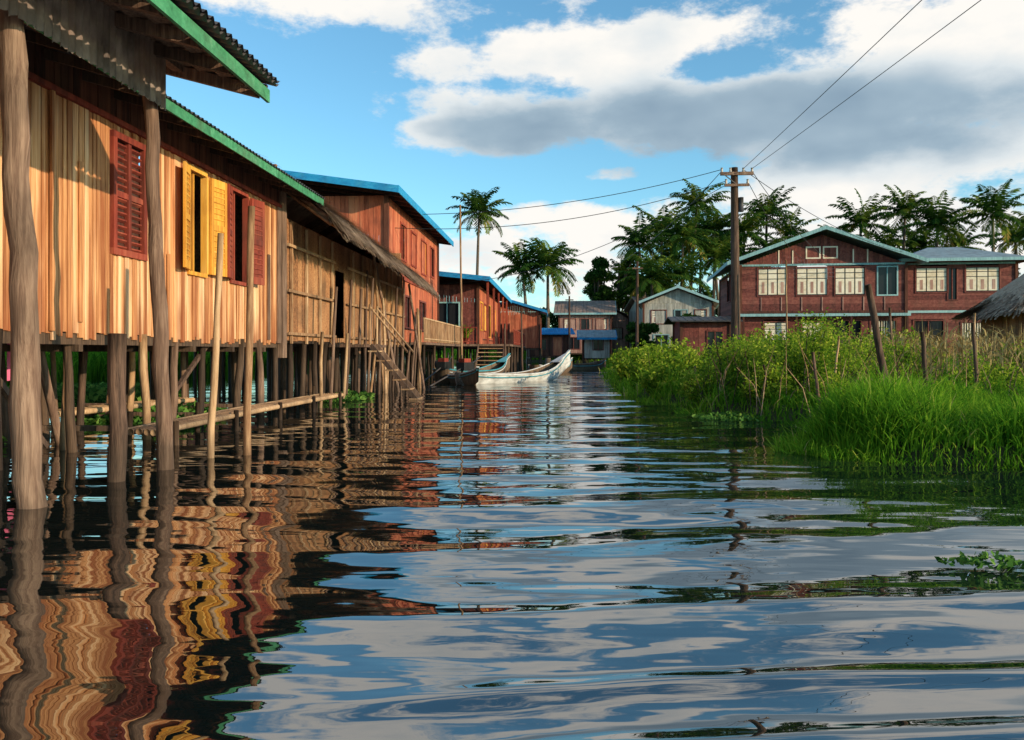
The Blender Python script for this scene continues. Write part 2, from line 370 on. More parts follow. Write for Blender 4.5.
def gable_roof(par,x0,x1,y0,y1,ze,zr,axis,k='metald',fk=None,th=.06):
    """axis 'y': ridge along y (gable faces front). axis 'x': ridge along x"""
    mb=MB()
    if axis=='y':
        c=(x0+x1)/2
        A=[(x0,y0,ze),(c,y0,zr),(c,y1,zr),(x0,y1,ze)];B=[(c+.001,y0,zr),(x1,y0,ze),(x1,y1,ze),(c+.001,y1,zr)]
    else:
        c=(y0+y1)/2
        A=[(x0,y0,ze),(x1,y0,ze),(x1,c,zr),(x0,c,zr)];B=[(x0,c+.001,zr),(x1,c+.001,zr),(x1,y1,ze),(x0,y1,ze)]
    for Q in (A,B):
        q=[Vector(p) for p in Q]; mb.slab(q,(0,0,th),k)
        L0=(q[1]-q[0]).length if axis=='x' else (q[3]-q[0]).length
        n=int(L0/.35)
        for i in range(1,n):
            t=i/n
            if axis=='x': a=q[0].lerp(q[1],t);b=q[3].lerp(q[2],t)
            else: a=q[0].lerp(q[3],t);b=q[1].lerp(q[2],t)
            up=Vector((0,0,th+.008)); mb.beam(a+up,b+up,.05,.03,k)
    mb.build('roof',par)
    if fk:
        mb=MB(); h=.16
        if axis=='y':
            mb.slab([(x0,y0-.04,ze-h+.05),(c,y0-.04,zr-h+.05),(c,y0-.005,zr-h+.05),(x0,y0-.005,ze-h+.05)],(0,0,h+.03),fk)
            mb.slab([(c+.002,y0-.04,zr-h+.05),(x1,y0-.04,ze-h+.05),(x1,y0-.005,ze-h+.05),(c+.002,y0-.005,zr-h+.05)],(0,0,h+.03),fk)
            mb.box((x0-.04,y0-.04,ze-h+.04),(x0-.003,y1,ze+.07),fk); mb.box((x1+.003,y0-.04,ze-h+.04),(x1+.04,y1,ze+.07),fk)
        else:
            mb.box((x0,y0-.04,ze-h+.05),(x1,y0-.003,ze+.07),fk)
            for x in (x0-.04,x1+.004):
                mb.slab([(x,y0,ze-h+.05),(x,c,zr-h+.05),(x+.035,c,zr-h+.05),(x+.035,y0,ze-h+.05)],(0,0,h+.03),fk)
        mb.build('fascia',par)
def gable_tri(par,w,y,z0,z1,k):
    mb=MB(); n=int(w/.16)
    for i in range(n):
        a=w*i/n;b=w*(i+1)/n-.006; c=(a+b)/2; h=(1-abs(c-w/2)/(w/2))*(z1-z0)
        if h>.06: mb.box((a,y-.01,z0),(b,y+.01,z0+h-.03),k)
    mb.build('gable_boards',par)
def railing(mb,a,b,h,k,n=None):
    a=Vector(a);b=Vector(b);L0=(b-a).length; n=n or int(L0/.16)
    mb.beam(a+Vector((0,0,h)),b+Vector((0,0,h)),.06,.05,k); mb.beam(a+Vector((0,0,.12)),b+Vector((0,0,.12)),.05,.04,k)
    for i in range(n+1):
        p=a.lerp(b,i/n); mb.beam(p+Vector((0,0,.02)),p+Vector((0,0,h)),.03,.03,k)

# ================================================================== near stilt house (left)
HA=empty('wooden_stilt_house',STM.copy())
U=-4.81; wallx=rows((0,1,0),(1,0,0),(0,0,1),(U,0,0))
mb=MB()
opsA=[(8.55,9.25,2.05,3.38),(10.30,10.80,2.05,3.36),(11.62,12.22,2.05,3.36)]
plank_wall(mb,2.5,13.7,1.20,3.46,wallx,'plank',.075,opsA,hem=.09,jit=.010)
mb.build('walls',HA)
mb=MB()
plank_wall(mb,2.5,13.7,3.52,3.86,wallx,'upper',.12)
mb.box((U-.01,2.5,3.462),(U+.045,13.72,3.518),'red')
mb.box((U-.12,2.5,1.22),(U-.03,13.7,1.34),'dark')
mb.box((-11,2.5,1.2),(U-.13,13.7,1.26),'dark')
mb.box((-11,2.5,1.27),(-10.9,13.7,4.0),'upper'); mb.box((-10.89,2.5,1.27),(U-.03,2.56,4.2),'plank'); mb.box((-10.89,13.62,1.27),(U-.03,13.68,4.2),'woven')
mb.box((U-.1,13.7,.9),(U+.06,13.9,3.75),'grey')
mb.box((U-.02,13.55,1.15),(U+.035,13.69,3.46),'grey')
for v in (4.9,7.5): mb.box((U+.014,v,1.2),(U+.04,v+.05,3.46),'plank')
# nailed repair battens and a few odd boards
for (v,z0,z1,w_,k) in ((6.3,1.25,2.1,.1,'grey'),(7.95,1.3,2.9,.07,'plank'),(9.75,1.15,2.2,.07,'plank'),(13.1,1.2,2.6,.1,'grey'),(5.6,2.2,3.4,.08,'plank')): mb.box((U+.014,v,z0),(U+.03,v+w_,z1),k)
mb.build('frame_and_floor',HA)
mb=MB()
window(mb,8.62,9.18,2.12,3.31,wallx,'lou','red')
for a,b,k in ((10.30,10.80,'yellow'),(11.62,12.22,'red')):
    o=mb.xf; mb.xf=wallx
    mb.box((a-.02,-.05,2.0),(b+.02,.04,2.05),k); mb.box((a-.02,-.05,3.36),(b+.02,.04,3.42),k)
    mb.box((a-.05,-.05,2.05),(a,.04,3.36),k); mb.box((b,-.05,2.05),(b+.05,.04,3.36),k)
    mb.box((a+.22,-.045,2.06),(a+.25,-.02,3.35),k); 
    for sgn,h in ((-1,a-.055),(1,b+.055)):
        an=.22 if sgn<0 else .12
        W0=.36; dx=sgn*W0*math.cos(an); dy=W0*math.sin(an)+.02
        for (t0,t1,z0,z1) in ((0,.16,2.05,3.36),(.84,1,2.05,3.36),(.16,.84,2.05,2.16),(.16,.84,3.25,3.36),(.16,.84,2.66,2.74)):
            mb.slab([(h+dx*t0,.045+dy*t0,z0),(h+dx*t1,.045+dy*t1,z0),(h+dx*t1,.045+dy*t1,z1),(h+dx*t0,.045+dy*t0,z1)],(0,.035,0),k)
        mb.slab([(h+dx*.15,.052+dy*.15,2.1),(h+dx*.85,.052+dy*.85,2.1),(h+dx*.85,.052+dy*.85,3.3),(h+dx*.15,.052+dy*.15,3.3)],(0,.014,0),k)
        for i in range(14):
            z=2.2+i*.076
            if abs(z-2.7)<.06: continue
            mb.slab([(h+dx*.17,.067+dy*.17,z),(h+dx*.83,.067+dy*.83,z),(h+dx*.83,.067+dy*.83,z+.012),(h+dx*.17,.067+dy*.17,z+.012)],(0,.012,.01),k)
    mb.xf=o
mb.box((U-.16,10.33,2.05),(U-.14,10.45,3.3),'pink')
mb.build('windows',HA)
mb=MB()   # main roof
e=(-4.2,3.66); rg=(-8.0,4.75)
mb.corr((e[0]+.05,5.0,e[1]+.04),(0,9.15,0),(rg[0]-e[0],0,rg[1]-e[1]),'metald',wl=.11,amp=.016)
mb.corr((rg[0],5.0,rg[1]+.04),(0,9.15,0),(-4,0,-1.1),'metald',wl=.11,amp=.016)
for i in range(16):
    y=5.1+i*.59; mb.beam((e[0]-.03,y,e[1]-.045),(rg[0],y,rg[1]-.045),.05,.09,'dark')
for i in range(6):
    t=.06+i*.16; mb.beam((e[0]+(rg[0]-e[0])*t,5.0,e[1]+(rg[1]-e[1])*t+.012),(e[0]+(rg[0]-e[0])*t,14.1,e[1]+(rg[1]-e[1])*t+.012),.06,.025,'grey')
mb.build('roof',HA)
mb=MB()
for i in range(4): 
    y0=5+i*2.29; mb.slab([(e[0],y0,3.575+R(-.01,.01)),(e[0]+.025,y0,3.575),(e[0]+.025,y0+2.285,3.575+R(-.01,.01)),(e[0],y0+2.285,3.575)],(0,0,.115),'green')
mb.beam((e[0],14.13,3.63),(rg[0],14.13,4.72),.03,.13,'green')
mb.build('fascia',HA)
mb=MB()   # porch roof reaching out over the water
e=(-2.7,3.40); sl=.27; r2=-8.0; zr=e[1]+(e[0]-r2)*sl
mb.corr((e[0]+.10,-1,e[1]+.045),(0,8.5,0),(r2-e[0],0,zr-e[1]),'metald',wl=.11,amp=.02)
mb.corr((e[0]+.11,-1,e[1]+.075),(0,8.5,0),(r2-e[0],0,zr-e[1]),'metald',wl=.11,amp=.02)
for i in range(15):
    y=-.9+i*.59; mb.beam((e[0]-.03,y,e[1]-.05),(r2,y,zr-.05),.06,.1,'grey')
for i in range(26):
    t=.02+i*.037; x=e[0]+(r2-e[0])*t; mb.beam((x,-1,e[1]+(e[0]-x)*sl+.012),(x,7.42,e[1]+(e[0]-x)*sl+.012),.15,.018,'grey')
mb.beam((e[0],7.43,e[1]-.02),(r2,7.43,zr-.02),.04,.12,'dark')
mb.build('porch_roof',HA)
mb=MB(); mb.box((e[0],-1,3.285),(e[0]+.028,7.46,3.40),'green'); mb.build('porch_fascia',HA)
mb=MB(); mb.corr((-3.40,-1,3.10),(0,7.98,0),(0,0,.51),'metal',wl=.085,amp=.014,jag=.03)
mb.beam((-3.47,-1,3.3),(-3.47,6.95,3.3),.06,.08,'grey'); mb.beam((-3.47,-1,3.58),(-3.47,7.4,3.58),.08,.08,'grey'); mb.build('corrugated_valance',HA)
mb=MB()
mb.post((-3.37,5.22,-.8),(-3.56,5.22,3.6),.090,.070,'grey',seg=18,wob=.02,n=16,rough=.11)
mb.post((-3.35,6.9,-.8),(-3.52,6.9,3.55),.068,.054,'grey',seg=18,wob=.018,n=16,rough=.11)
mb.post((-3.47,1.5,-.8),(-3.52,1.5,3.6),.1,.085,'grey',seg=12,n=12)
mb.post((-3.44,6.25,-.8),(-3.44,6.28,1.14),.068,.064,'grey',seg=8,n=14,rough=.1)
mb.build('porch_posts',HA)
mb=MB()
v=3.0
while v<13.8:
    for u0,rr in ((-4.86,.06),(-6.1,.055),(-7.6,.055),(-9.2,.05),(-10.8,.05)):
        x=u0+R(-.1,.1); vv=v+R(-.25,.25)
        mb.post((x+R(-.12,.12),vv+R(-.12,.12),-.8),(x,vv,1.2),rr*R(.6,1.3),rr*R(.6,1.1),random.choice(['dark','dark','grey','bamboo']),seg=5,n=8)
    v+=R(.65,1.0)
for u0 in (-4.87,-6.1,-7.6,-9.2): mb.beam((u0,2.6,1.13),(u0,13.7,1.13),.08,.11,'dark')
for i in range(9): mb.beam((-11,3+i*1.25,1.04),(-4.8,3+i*1.25,1.04),.07,.07,'dark')
mb.beam((-4.9,6.6,1.1),(-4.9,7.6,.1),.05,.05,'grey'); mb.beam((-4.95,9.8,.2),(-4.95,11.2,1.1),.05,.05,'grey')
mb.build('stilts',HA)
# walkway
wk=empty('bamboo_walkway',STM.copy()); mb=MB()
for j in range(5): mb.tube([(-4.55+j*.09+R(-.02,.02),8.3,.17+R(-.01,.01)),(-4.5+j*.09,11,.2),(-4.55+j*.09,15.4,.18)],.035,'bamboo')
for j in range(4): mb.tube([(-7.6+j*.1,6.5,.22),(-6.8+j*.1,9.5,.2),(-6.3+j*.1,13.0,.22)],.04,'bamboo')
for v in (8.6,10.2,11.8,13.4,15): mb.post((-4.62,v,-.8),(-4.62,v,.36),.035,.03,'dark',seg=3); mb.post((-4.12,v,-.8),(-4.12,v,.26),.03,.03,'dark',seg=3)
for v in (7,9,11,12.8): mb.beam((-7.8,v,.14),(-5.0,v,.14),.06,.06,'grey')
mb.build('planks',wk)

# ================================================================== thatched stilt house
HB=empty('thatched_stilt_house',STM.copy()); mb=MB()
plank_wall(mb,13.92,24.4,1.22,3.35,wallx,'woven',.30,[(17.0,17.8,1.3,2.75)],hem=.03)
for i in range(13): 
    v=14.2+i*.85
    if not 16.8<v<18: mb.box((U+.012,v,1.15),(U+.05,v+.06,3.3),'bamboo')
for z in (1.3,2.05,2.85): 
    mb.box((U+.052,13.95,z),(U+.085,16.9,z+.05),'bamboo'); mb.box((U+.052,17.9,z),(U+.085,24.4,z+.05),'bamboo')
mb.box((-8,13.95,1.16),(U-.03,24.4,1.24),'dark'); mb.box((-8,13.95,1.25),(-7.9,24.4,3.4),'woven'); mb.box((-7.88,24.3,1.25),(U-.03,24.36,4),'woven')
mb.build('walls',HB)
def zeB(v): return 3.30-.037*(v-13.6)+.03*np.sin(v*1.7)
mb=MB()
for i in range(22):
    v0=13.95+i*.49; v1=v0+.49
    mb.slab([(-4.02,v0,zeB(v0)),(-5.7,v0,zeB(v0)+1.25),(-5.7,v1,zeB(v1)+1.25),(-4.02,v1,zeB(v1))],(0,0,.10),'thatch')
    mb.slab([(-5.701,v0,zeB(v0)+1.25),(-8.2,v0,zeB(v0)-.3),(-8.2,v1,zeB(v1)-.3),(-5.701,v1,zeB(v1)+1.25)],(0,0,.10),'thatch')
    mb.tube([(-3.98,v0,zeB(v0)-.04),(-5.7,v0,zeB(v0)+1.2)],.03,'bamboo',n=6)
mb.build('thatch_base',HB)
n=30000; v=rng.uniform(13.85,24.85,n); t=rng.uniform(0,1,n)**1.3; z0=zeB(v)
P=np.stack([-3.98-t*1.75,v,z0+.12+t*1.28],1); Ln=rng.uniform(.2,.5,n); wd=rng.uniform(.006,.018,n)
d=np.stack([1.68+rng.normal(0,.2,n),rng.normal(0,.28,n),-1.25+rng.normal(0,.25,n)-.6*(t<.08)],1); d/=np.linalg.norm(d,axis=1)[:,None]
P2=P+d*Ln[:,None]; P2[:,2]-=np.where(t<.1,.08,0); off=np.stack([np.zeros(n),wd,np.zeros(n)],1)
V=np.stack([P-off,P+off,P2+off,P2-off],1).reshape(-1,3); V[:,2]+=np.repeat(rng.uniform(0,.05,n),4)
np_mesh('thatch_straw',V,np.arange(4*n).reshape(-1,4),rng.uniform(0,1,n),M['thatch'],HB)
mb=MB(); v=14.3
while v<24.6:
    for u0 in (-4.84,-6.2,-7.8): mb.post((u0+R(-.1,.1),v+R(-.1,.1),-.8),(u0,v,1.2),.06,.055,'dark',seg=4,n=7)
    mb.post((-4.35+R(-.1,.1),v+R(-.2,.2),-.8),(-4.2+R(-.1,.1),v+R(-.2,.2),R(1.2,3.1)),.035,.03,random.choice(['bamboo','grey']),seg=4,n=7)
    v+=R(.6,.9)
mb.box((-4.8,16.6,1.1),(-4.0,18.4,1.16),'grey'); 
mb.build('stilts',HB)
mb=MB()
for s in (0,.55): mb.beam((-4.0+.0,16.9+s,1.15),(-2.95,16.9+s,-.1),.05,.09,'grey')
for i in range(6):
    t=(i+.5)/6; mb.box((-4.05+1.05*t-.08,16.86,1.1-1.2*t),(-4.05+1.05*t+.1,17.5,1.13-1.2*t),'bamboo')
for s in (-.05,.6): mb.tube([(-4.0,16.9+s,1.15),(-4.0,16.9+s,2.0)],.025,'bamboo'); mb.tube([(-4.0,16.9+s,1.95),(-3.2,16.9+s,1.0)],.022,'bamboo')
mb.build('stairs',HB)

# ================================================================== mooring / bamboo poles in the canal
def pole(name,a,b,r,k='bamboo',seg=8,wob=.01):
    mb=MB(); mb.post(a,b,r,r*.8,k,seg=seg,wob=wob,n=9,rough=.05); return mb.build(name)
for a,b,r,k in [((-2.88,7.55,-.8),(-2.75,7.55,2.12),.036,'bamboo'),((-2.60,7.8,-.8),(-2.54,7.8,2.42),.04,'bamboo'),
              ((-4.62,8.16,-.8),(-4.53,8.2,1.66),.036,'bamboo'),((-4.75,8.7,-.8),(-5.0,8.3,1.5),.05,'grey'),
              ((-4.15,19.0,-.8),(-4.3,19,2.9),.04,'bamboo'),((-3.65,19.6,-.8),(-3.55,19.6,3.0),.04,'grey'),((-3.2,20.4,-.8),(-3.45,20,3.4),.045,'bamboo'),
              ((-2.7,20,-.8),(-3.5,20.6,3.2),.045,'grey'),((-3.0,19.2,-.8),(-3.1,19.2,2.3),.035,'bamboo'),((-3.35,18.4,-.8),(-3.2,18.4,2.7),.035,'grey'),
              ((-2.5,22,-.8),(-2.6,22,2.2),.04,'bamboo'),((-3.9,17.2,-.8),(-3.95,17.2,2.6),.035,'grey'),((-2.2,21,-.8),(-2.9,22.5,2.9),.04,'grey'),
              ((-1.55,25,-.8),(-1.62,25,5.6),.035,'bamboo'),((.5,38,-.8),(.45,38,3.1),.05,'grey'),((-.3,34,-.8),(-.3,34,2.2),.05,'grey'),
              ((5.82,12.2,-.1),(5.38,12.1,2.02),.06,'grey'),((6.25,12.0,-.1),(6.15,12.0,1.3),.04,'grey'),((4.4,11.3,-.2),(4.25,11.3,1.0),.025,'grey'),((5.0,12.6,-.1),(5.15,12.6,1.25),.02,'bamboo'),
              ((4.1,12.5,-.3),(3.9,12.4,.8),.022,'grey'),((7.3,12.5,0),(7.2,12.5,1.45),.03,'grey'),((9.3,27,0),(9.25,27,4.1),.03,'bamboo'),((3.35,14,-.3),(3.2,14,.75),.025,'grey'),((8.6,18,0),(8.5,18,2.0),.035,'grey'),((10.6,18.5,0),(10.7,18.5,1.9),.03,'bamboo')]:
    pole('wooden_pole' if k=='grey' else 'bamboo_pole',a,b,r,k)

# ================================================================== red two storey house, blue roof
HC=empty('red_house',STM@Matrix.Translation((-13,25.8,0)))
wi=[('right',2.2,3.2,4.3,5.5,'dark','red'),('right',4.2,5.2,4.3,5.5,'redc','red'),('right',6.4,7.6,4.2,5.5,'yellow','red'),('right',8.6,9.6,4.3,5.5,'dark','red'),('front',4.3,5.4,4.2,5.4,'redc','red'),
    ('right',3,4.0,1.9,3.0,'dark'),('right',6,7.4,1.9,3.0,'dark')]
body('red',HC,7.4,10.7,1.3,6.05,'redc',wi,.16,bands=(('right',0,10.7,3.55,3.7,'red'),('front',0,7.4,3.55,3.7,'red')))
mono_roof(HC,-.3,7.95,-.9,11.9,6.12,7.3)
stilts(HC,7.2,10.6,1.2,1.1)
mb=MB()   # narrow balcony on canal side
mb.box((7.42,1.0,1.25),(8.5,10.6,1.33),'grey'); railing(mb,(8.45,1.0,1.33),(8.45,10.6,1.33),.8,'bamboo')
for y in (1.2,3.5,6,8.3,10.5): mb.post((8.4,y,-.8),(8.4,y,1.3),.06,.05,'dark',seg=3); 
mb.build('balcony',HC)
# ================================================================== lower house with blue roof and deck
HD=empty('house_with_deck',STM@Matrix.Translation((-11,41,0)))
wi=[('right',1.0,2.4,2.2,3.6,'redc','yellow'),('right',3.2,4.6,2.2,3.6,'yellow','red'),('right',5.6,7.2,1.9,3.7,'dark','yellow'),('right',9,11,2.1,3.6,'redc','yellow'),
    ('front',4.6,5.8,2.3,3.5,'dark','teal'),('front',1.5,3,2.3,3.5,'dark','teal')]
body('d',HD,6.8,14.5,1.4,4.45,'maroon',wi,.18,mats={'right':'redc'})
mono_roof(HD,-.3,7.5,-1.5,16.5,4.66,5.5,fh=.22)
stilts(HD,8.3,14,1.35,1.5)
mb=MB(); mb.box((4.0,-2.6,1.28),(8.6,-.05,1.38),'grey'); mb.box((6.85,.0,1.28),(8.6,14.5,1.38),'grey')
railing(mb,(4.0,-2.55,1.38),(7.0,-2.55,1.38),.8,'red'); railing(mb,(8.55,1.5,1.38),(8.55,14.4,1.38),.8,'red')
for y in (-1.2,2.5,6,9.5,13): mb.box((7.35,y,1.38),(7.45,y+.1,4.5),'red')
for y in (-2.5,0,3,6,9,12): mb.post((8.5,y,-.8),(8.5,y,1.3),.07,.06,'dark',seg=3)
for i in range(7):
    mb.box((7.1,-2.75-i*.24,1.15-i*.19),(8.3,-2.5-i*.24,1.19-i*.19),'bamboo')
mb.beam((7.08,-2.6,1.25),(7.08,-4.2,-.05),.06,.1,'grey'); mb.beam((8.32,-2.6,1.25),(8.32,-4.2,-.05),.06,.1,'grey')
mb.build('deck',HD)
# ================================================================== smaller far houses
def small_house(name,x,y,rot,w,d,z0,z1,zr,k,axis,rk,fk=None,wins=(),st=True,ov=.5,pw=.2):
    e=empty(name,Matrix.Translation((x,y,0))@Matrix.Rotation(math.radians(rot),4,'Z'))
    body('b',e,w,d,z0,z1,k,wins,pw); gable_roof(e,-ov,w+ov,-ov,d+ov,z1+.02,zr,axis,rk,fk)
    if axis=='y': gable_tri(e,w,0,z1+.01,zr-.15,k)
    else:
        mb=MB()
        for xx in (0,w): mb.add([(xx,0,z1),(xx,d,z1),(xx,d/2,zr-.1)],[(0,1,2)],k)
        mb.build('gable_boards',e)
    if st: stilts(e,w,d,z0,1.6)
    return e
W2=lambda x0,x1,z0,z1,s='dark',f='maroon',face='front':(face,x0,x1,z0,z1,s,f)
small_house('blue_roofed_hut',-2.2,58,-3,4.2,5,1.3,3.9,4.7,'redc','y','roofg','blue',[W2(1,2,2,3),W2(1,2,2,3.2,face='right')])
small_house('wooden_shed',1.6,70,2,3.4,4,.6,2.5,3.1,'upper','x','blue',None,[W2(.6,1.4,1.2,2.1),W2(2,2.8,.7,2.3,'redc')])
small_house('wooden_shed',5.9,66,-4,2.2,3,.5,2.1,2.8,'greyw','x','roofg','blue',[W2(.8,1.6,1.2,2.0)])
small_house('brown_house',4.6,78,-6,5.0,6,.9,4.7,6.1,'pinkb','x','roofr','teal',[W2(.5,1.6,3.2,4.2,'panes'),W2(2.1,3.2,3.2,4.2,'dark'),W2(3.6,4.6,3.2,4.2,'panes'),W2(.8,2,1.3,2.4,'dark'),W2(3.0,4.4,1.2,2.5,'slat')])
small_house('brown_house',9.2,84,0,3.6,6,.9,4.2,5.4,'pinkb','y','roofr',None,[W2(1,2.4,2.4,3.5,'slat')])
small_house('grey_house',10.2,62,-12,5.2,7,.6,4.75,6.0,'greyw','y','roofr','teal',[W2(.6,1.7,3.2,4.2,'panes','maroon'),W2(2.4,3.3,3.2,4.2,'dark','teal'),W2(3.9,4.7,3.2,4.2,'panes','maroon'),W2(.8,1.9,1.2,2.3,'dark','teal'),W2(3,4.4,1.0,2.3,'redc')])
small_house('grey_house',12.6,76,6,5,6,.6,5.1,6.4,'greyw','x','roofr',None,[W2(.8,1.8,3.4,4.4,'dark'),W2(3,4,3.4,4.4,'panes')])
small_house('wooden_shack',8.35,39.5,-5,2.4,3,.4,2.45,2.75,'maroon','x','metald',None,[W2(1.3,2,.6,2.0,'dark')])
small_house('wooden_shed',-1.5,84,0,4,4,.6,3.3,4.3,'upper','x','metald',None,[W2(1,2,1.4,2.4)])

# ================================================================== big maroon house on the right bank
HR=empty('maroon_two_storey_house',Matrix.Translation((12.0,42,0))@Matrix.Rotation(math.radians(-8),4,'Z'))
up=(3.95,5.35)
wi=[('front',.9,2.35,*up,'panes'),('front',2.85,4.35,*up,'panes'),('front',4.75,6.2,*up,'panes'),('front',6.85,7.75,*up,'dark','teal'),
    ('front',1.2,2.4,1.6,2.55,'panes'),('front',3.1,4.2,1.6,2.55,'panes'),('front',4.9,6.0,1.4,2.6,'dark'),('front',6.5,7.7,1.5,2.6,'slat'),
    ('left',1.2,2.5,*up,'panes'),('left',4,5.4,*up,'dark'),('left',1.2,2.4,1.5,2.5,'dark'),('left',5,6.2,1.5,2.5,'dark')]
body('r',HR,8.2,9,.5,5.55,'maroon',wi,.2,horiz=True,bands=(('front',0,8.2,3.02,3.14,'upper'),('front',-.02,8.2,5.48,5.58,'teal'),('left',0,9,3.02,3.14,'upper'),('left',0,9,5.48,5.58,'teal')))
gable_roof(HR,-.75,8.95,-.8,9.6,5.6,7.35,'y','roofg','teal')
gable_tri(HR,8.2,-.005,5.58,7.1,'maroon')
mb=MB(); fx=faces(8.2,9)['front']; window(mb,3.35,3.95,5.9,6.4,fx,'panes','cream'); window(mb,4.2,4.8,5.9,6.4,fx,'panes','cream')
for x in (1.9,2.6,5.6,6.3): mb.box((x,-.04,5.6),(x+.06,-.012,6.3),'cream')
mb.box((-.1,-.4,2.9),(8.3,-.02,2.96),'roofg'); mb.box((-.1,-.43,2.84),(8.3,-.403,2.98),'teal')
for i in range(9): mb.box((.0+i*1.02,-.035,3.15),(.05+i*1.02,-.012,3.85),'pinkb')
for x in (0.05,2.7,5.4,8.1): mb.box((x,-.40,.3),(x+.1,-.30,2.88),'upper')
mb.build('trim_and_awning',HR)
WG=empty('wing',None); WG.parent=HR; WG.matrix_local=Matrix.Translation((8.3,.6,0))
wi=[('front',.6,2.1,4.1,5.35,'panes'),('front',3.0,4.6,4.1,5.35,'panes'),('front',.5,1.9,1.6,2.6,'dark'),('front',2.8,4.8,1.7,2.5,'slat'),('front',2.15,2.55,3.7,5.3,'dark')]
body('w',WG,5.4,7,.5,5.6,'maroon',wi,.2,horiz=True,bands=(('front',0,5.4,3.02,3.14,'teal'),('front',0,5.4,5.5,5.6,'teal')))
mb=MB(); a=(-.3,-.6);b=(6.0,7.6); z=5.75; zr=6.75
r1=(2.2,3.0,zr);r2_=(3.8,3.0,zr); c=[(a[0],a[1],z),(b[0],a[1],z),(b[0],b[1],z),(a[0],b[1],z)]
mb.add(c+[r1,r2_],[(0,1,5,4),(1,2,5),(2,3,4,5),(3,0,4)],'roofg',.4)
mb.add([(p[0],p[1],p[2]-.12) for p in c],[(0,1,2,3)],'upper')
mb.box((a[0]-.03,a[1]-.035,z-.13),(b[0]+.03,a[1]-.002,z+.03),'teal'); mb.box((a[0]-.035,a[1],z-.13),(a[0]-.002,b[1],z+.03),'teal'); mb.box((b[0]+.002,a[1],z-.13),(b[0]+.035,b[1],z+.03),'teal')
mb.build('roof',WG)
# thatched hut at right
HT=empty('thatched_hut',Matrix.Translation((18.6,29,0))@Matrix.Rotation(math.radians(-10),4,'Z'))
mb=MB(); fx=faces(4,4)
for f in fx: plank_wall(mb,0,4,.2,2.7,fx[f],'woven',.25)
mb.build('walls',HT)
mb=MB(); c=[(-.6,-.6,2.5),(4.6,-.6,2.5),(4.6,4.6,2.5),(-.6,4.6,2.5)]; mb.add(c+[(1.6,2,4.6),(2.4,2,4.6)],[(0,1,5,4),(1,2,5),(2,3,4,5),(3,0,4)],'thatch'); mb.build('thatch_base',HT)
n=9000
ang=rng.uniform(0,2*np.pi,n); q=np.stack([np.cos(ang),np.sin(ang)],1); q/=np.abs(q).max(1)[:,None]; t=rng.uniform(.05,1,n)**.6
P=np.stack([2+q[:,0]*2.6*t,2+q[:,1]*2.6*t,4.65-2.1*t],1); d=np.stack([q[:,0]*2.6,q[:,1]*2.6,np.full(n,-2.4)],1)+rng.normal(0,.5,(n,3)); d/=np.linalg.norm(d,axis=1)[:,None]
P2=P+d*.5; sd=np.stack([-q[:,1],q[:,0],np.zeros(n)],1)*.02
np_mesh('thatch_straw',np.stack([P-sd,P+sd,P2+sd,P2-sd],1).reshape(-1,3),np.arange(4*n).reshape(-1,4),rng.uniform(0,1,n),M['thatch'],HT)

# ================================================================== electric poles and wires
EP=empty('utility_pole',Matrix.Translation((7.8,28,0))); mb=MB()
mb.tube([(0,0,-.3),(.03,0,2),(0,0,5),(-.02,0,7.45)],[.17,.16,.14,.12],'grey',n=14); mb.build('pole_shaft',EP)
mb=MB(); mb.beam((-.55,-.16,7.2),(.6,-.16,7.22),.09,.11,'grey'); mb.beam((-.4,-.16,6.8),(.45,-.16,6.82),.07,.09,'grey'); mb.beam((-.4,-.19,7.15),(0,-.16,6.85),.03,.03,'metald')
mb.build('crossarms',EP)
mb=MB()
for x,z in ((-.5,7.27),(-.2,7.27),(.25,7.27),(.55,7.27),(-.35,6.87),(.4,6.87)): mb.tube([(x,-.16,z-.03),(x,-.16,z+.03),(x,-.16,z+.07),(x,-.16,z+.14)],[.03,.05,.035,.045],'ceram',n=8)
mb.tube([(.2,-.05,5.9),(.2,-.05,6.4)],.09,'metald'); mb.build('insulators',EP)
def wire(a,b,sag,r=.012,name='power_line'):
    a=Vector(a);b=Vector(b); P=[a.lerp(b,i/24)-Vector((0,0,sag*4*(i/24)*(1-i/24))) for i in range(25)]
    mb=MB(); mb.tube(P,r,'black',n=5); mb.build(name)
wire((8.05,27.84,7.38),(6.6,-6,7.75),.1,.009); wire((8.35,27.84,7.38),(8.9,-6,7.75),.1,.009)
wire((7.3,27.84,7.35),(-5.4,29.5,6.1),.5); wire((7.45,27.84,6.95),(-5.5,27,5.3),.7); wire((7.6,27.84,6.9),(-4.0,42,4.6),.9)
wire((8.35,27.84,7.3),(16,41,5.9),.3); wire((8.2,27.84,6.95),(15,41.2,5.8),.4); wire((8.05,27.84,7.35),(19.5,40,6.0),.4)
wire((7.3,27.84,7.3),(5.6,45,5.8),.4)
u2=empty('utility_pole',Matrix.Translation((7.05,45,0))); mb=MB(); mb.tube([(0,0,-.3),(0,0,3),(0,0,6.1)],[.1,.09,.07],'grey'); mb.beam((-.3,-.1,5.7),(.3,-.1,5.7),.06,.08,'grey'); mb.build('pole_shaft',u2)
u3=empty('utility_pole',Matrix.Translation((4.3,60,0))); mb=MB(); mb.tube([(0,0,-.3),(0,0,3),(0,0,5.2)],[.09,.08,.06],'grey'); mb.beam((-.3,-.1,4.9),(.3,-.1,4.9),.06,.08,'grey'); mb.build('pole_shaft',u3)

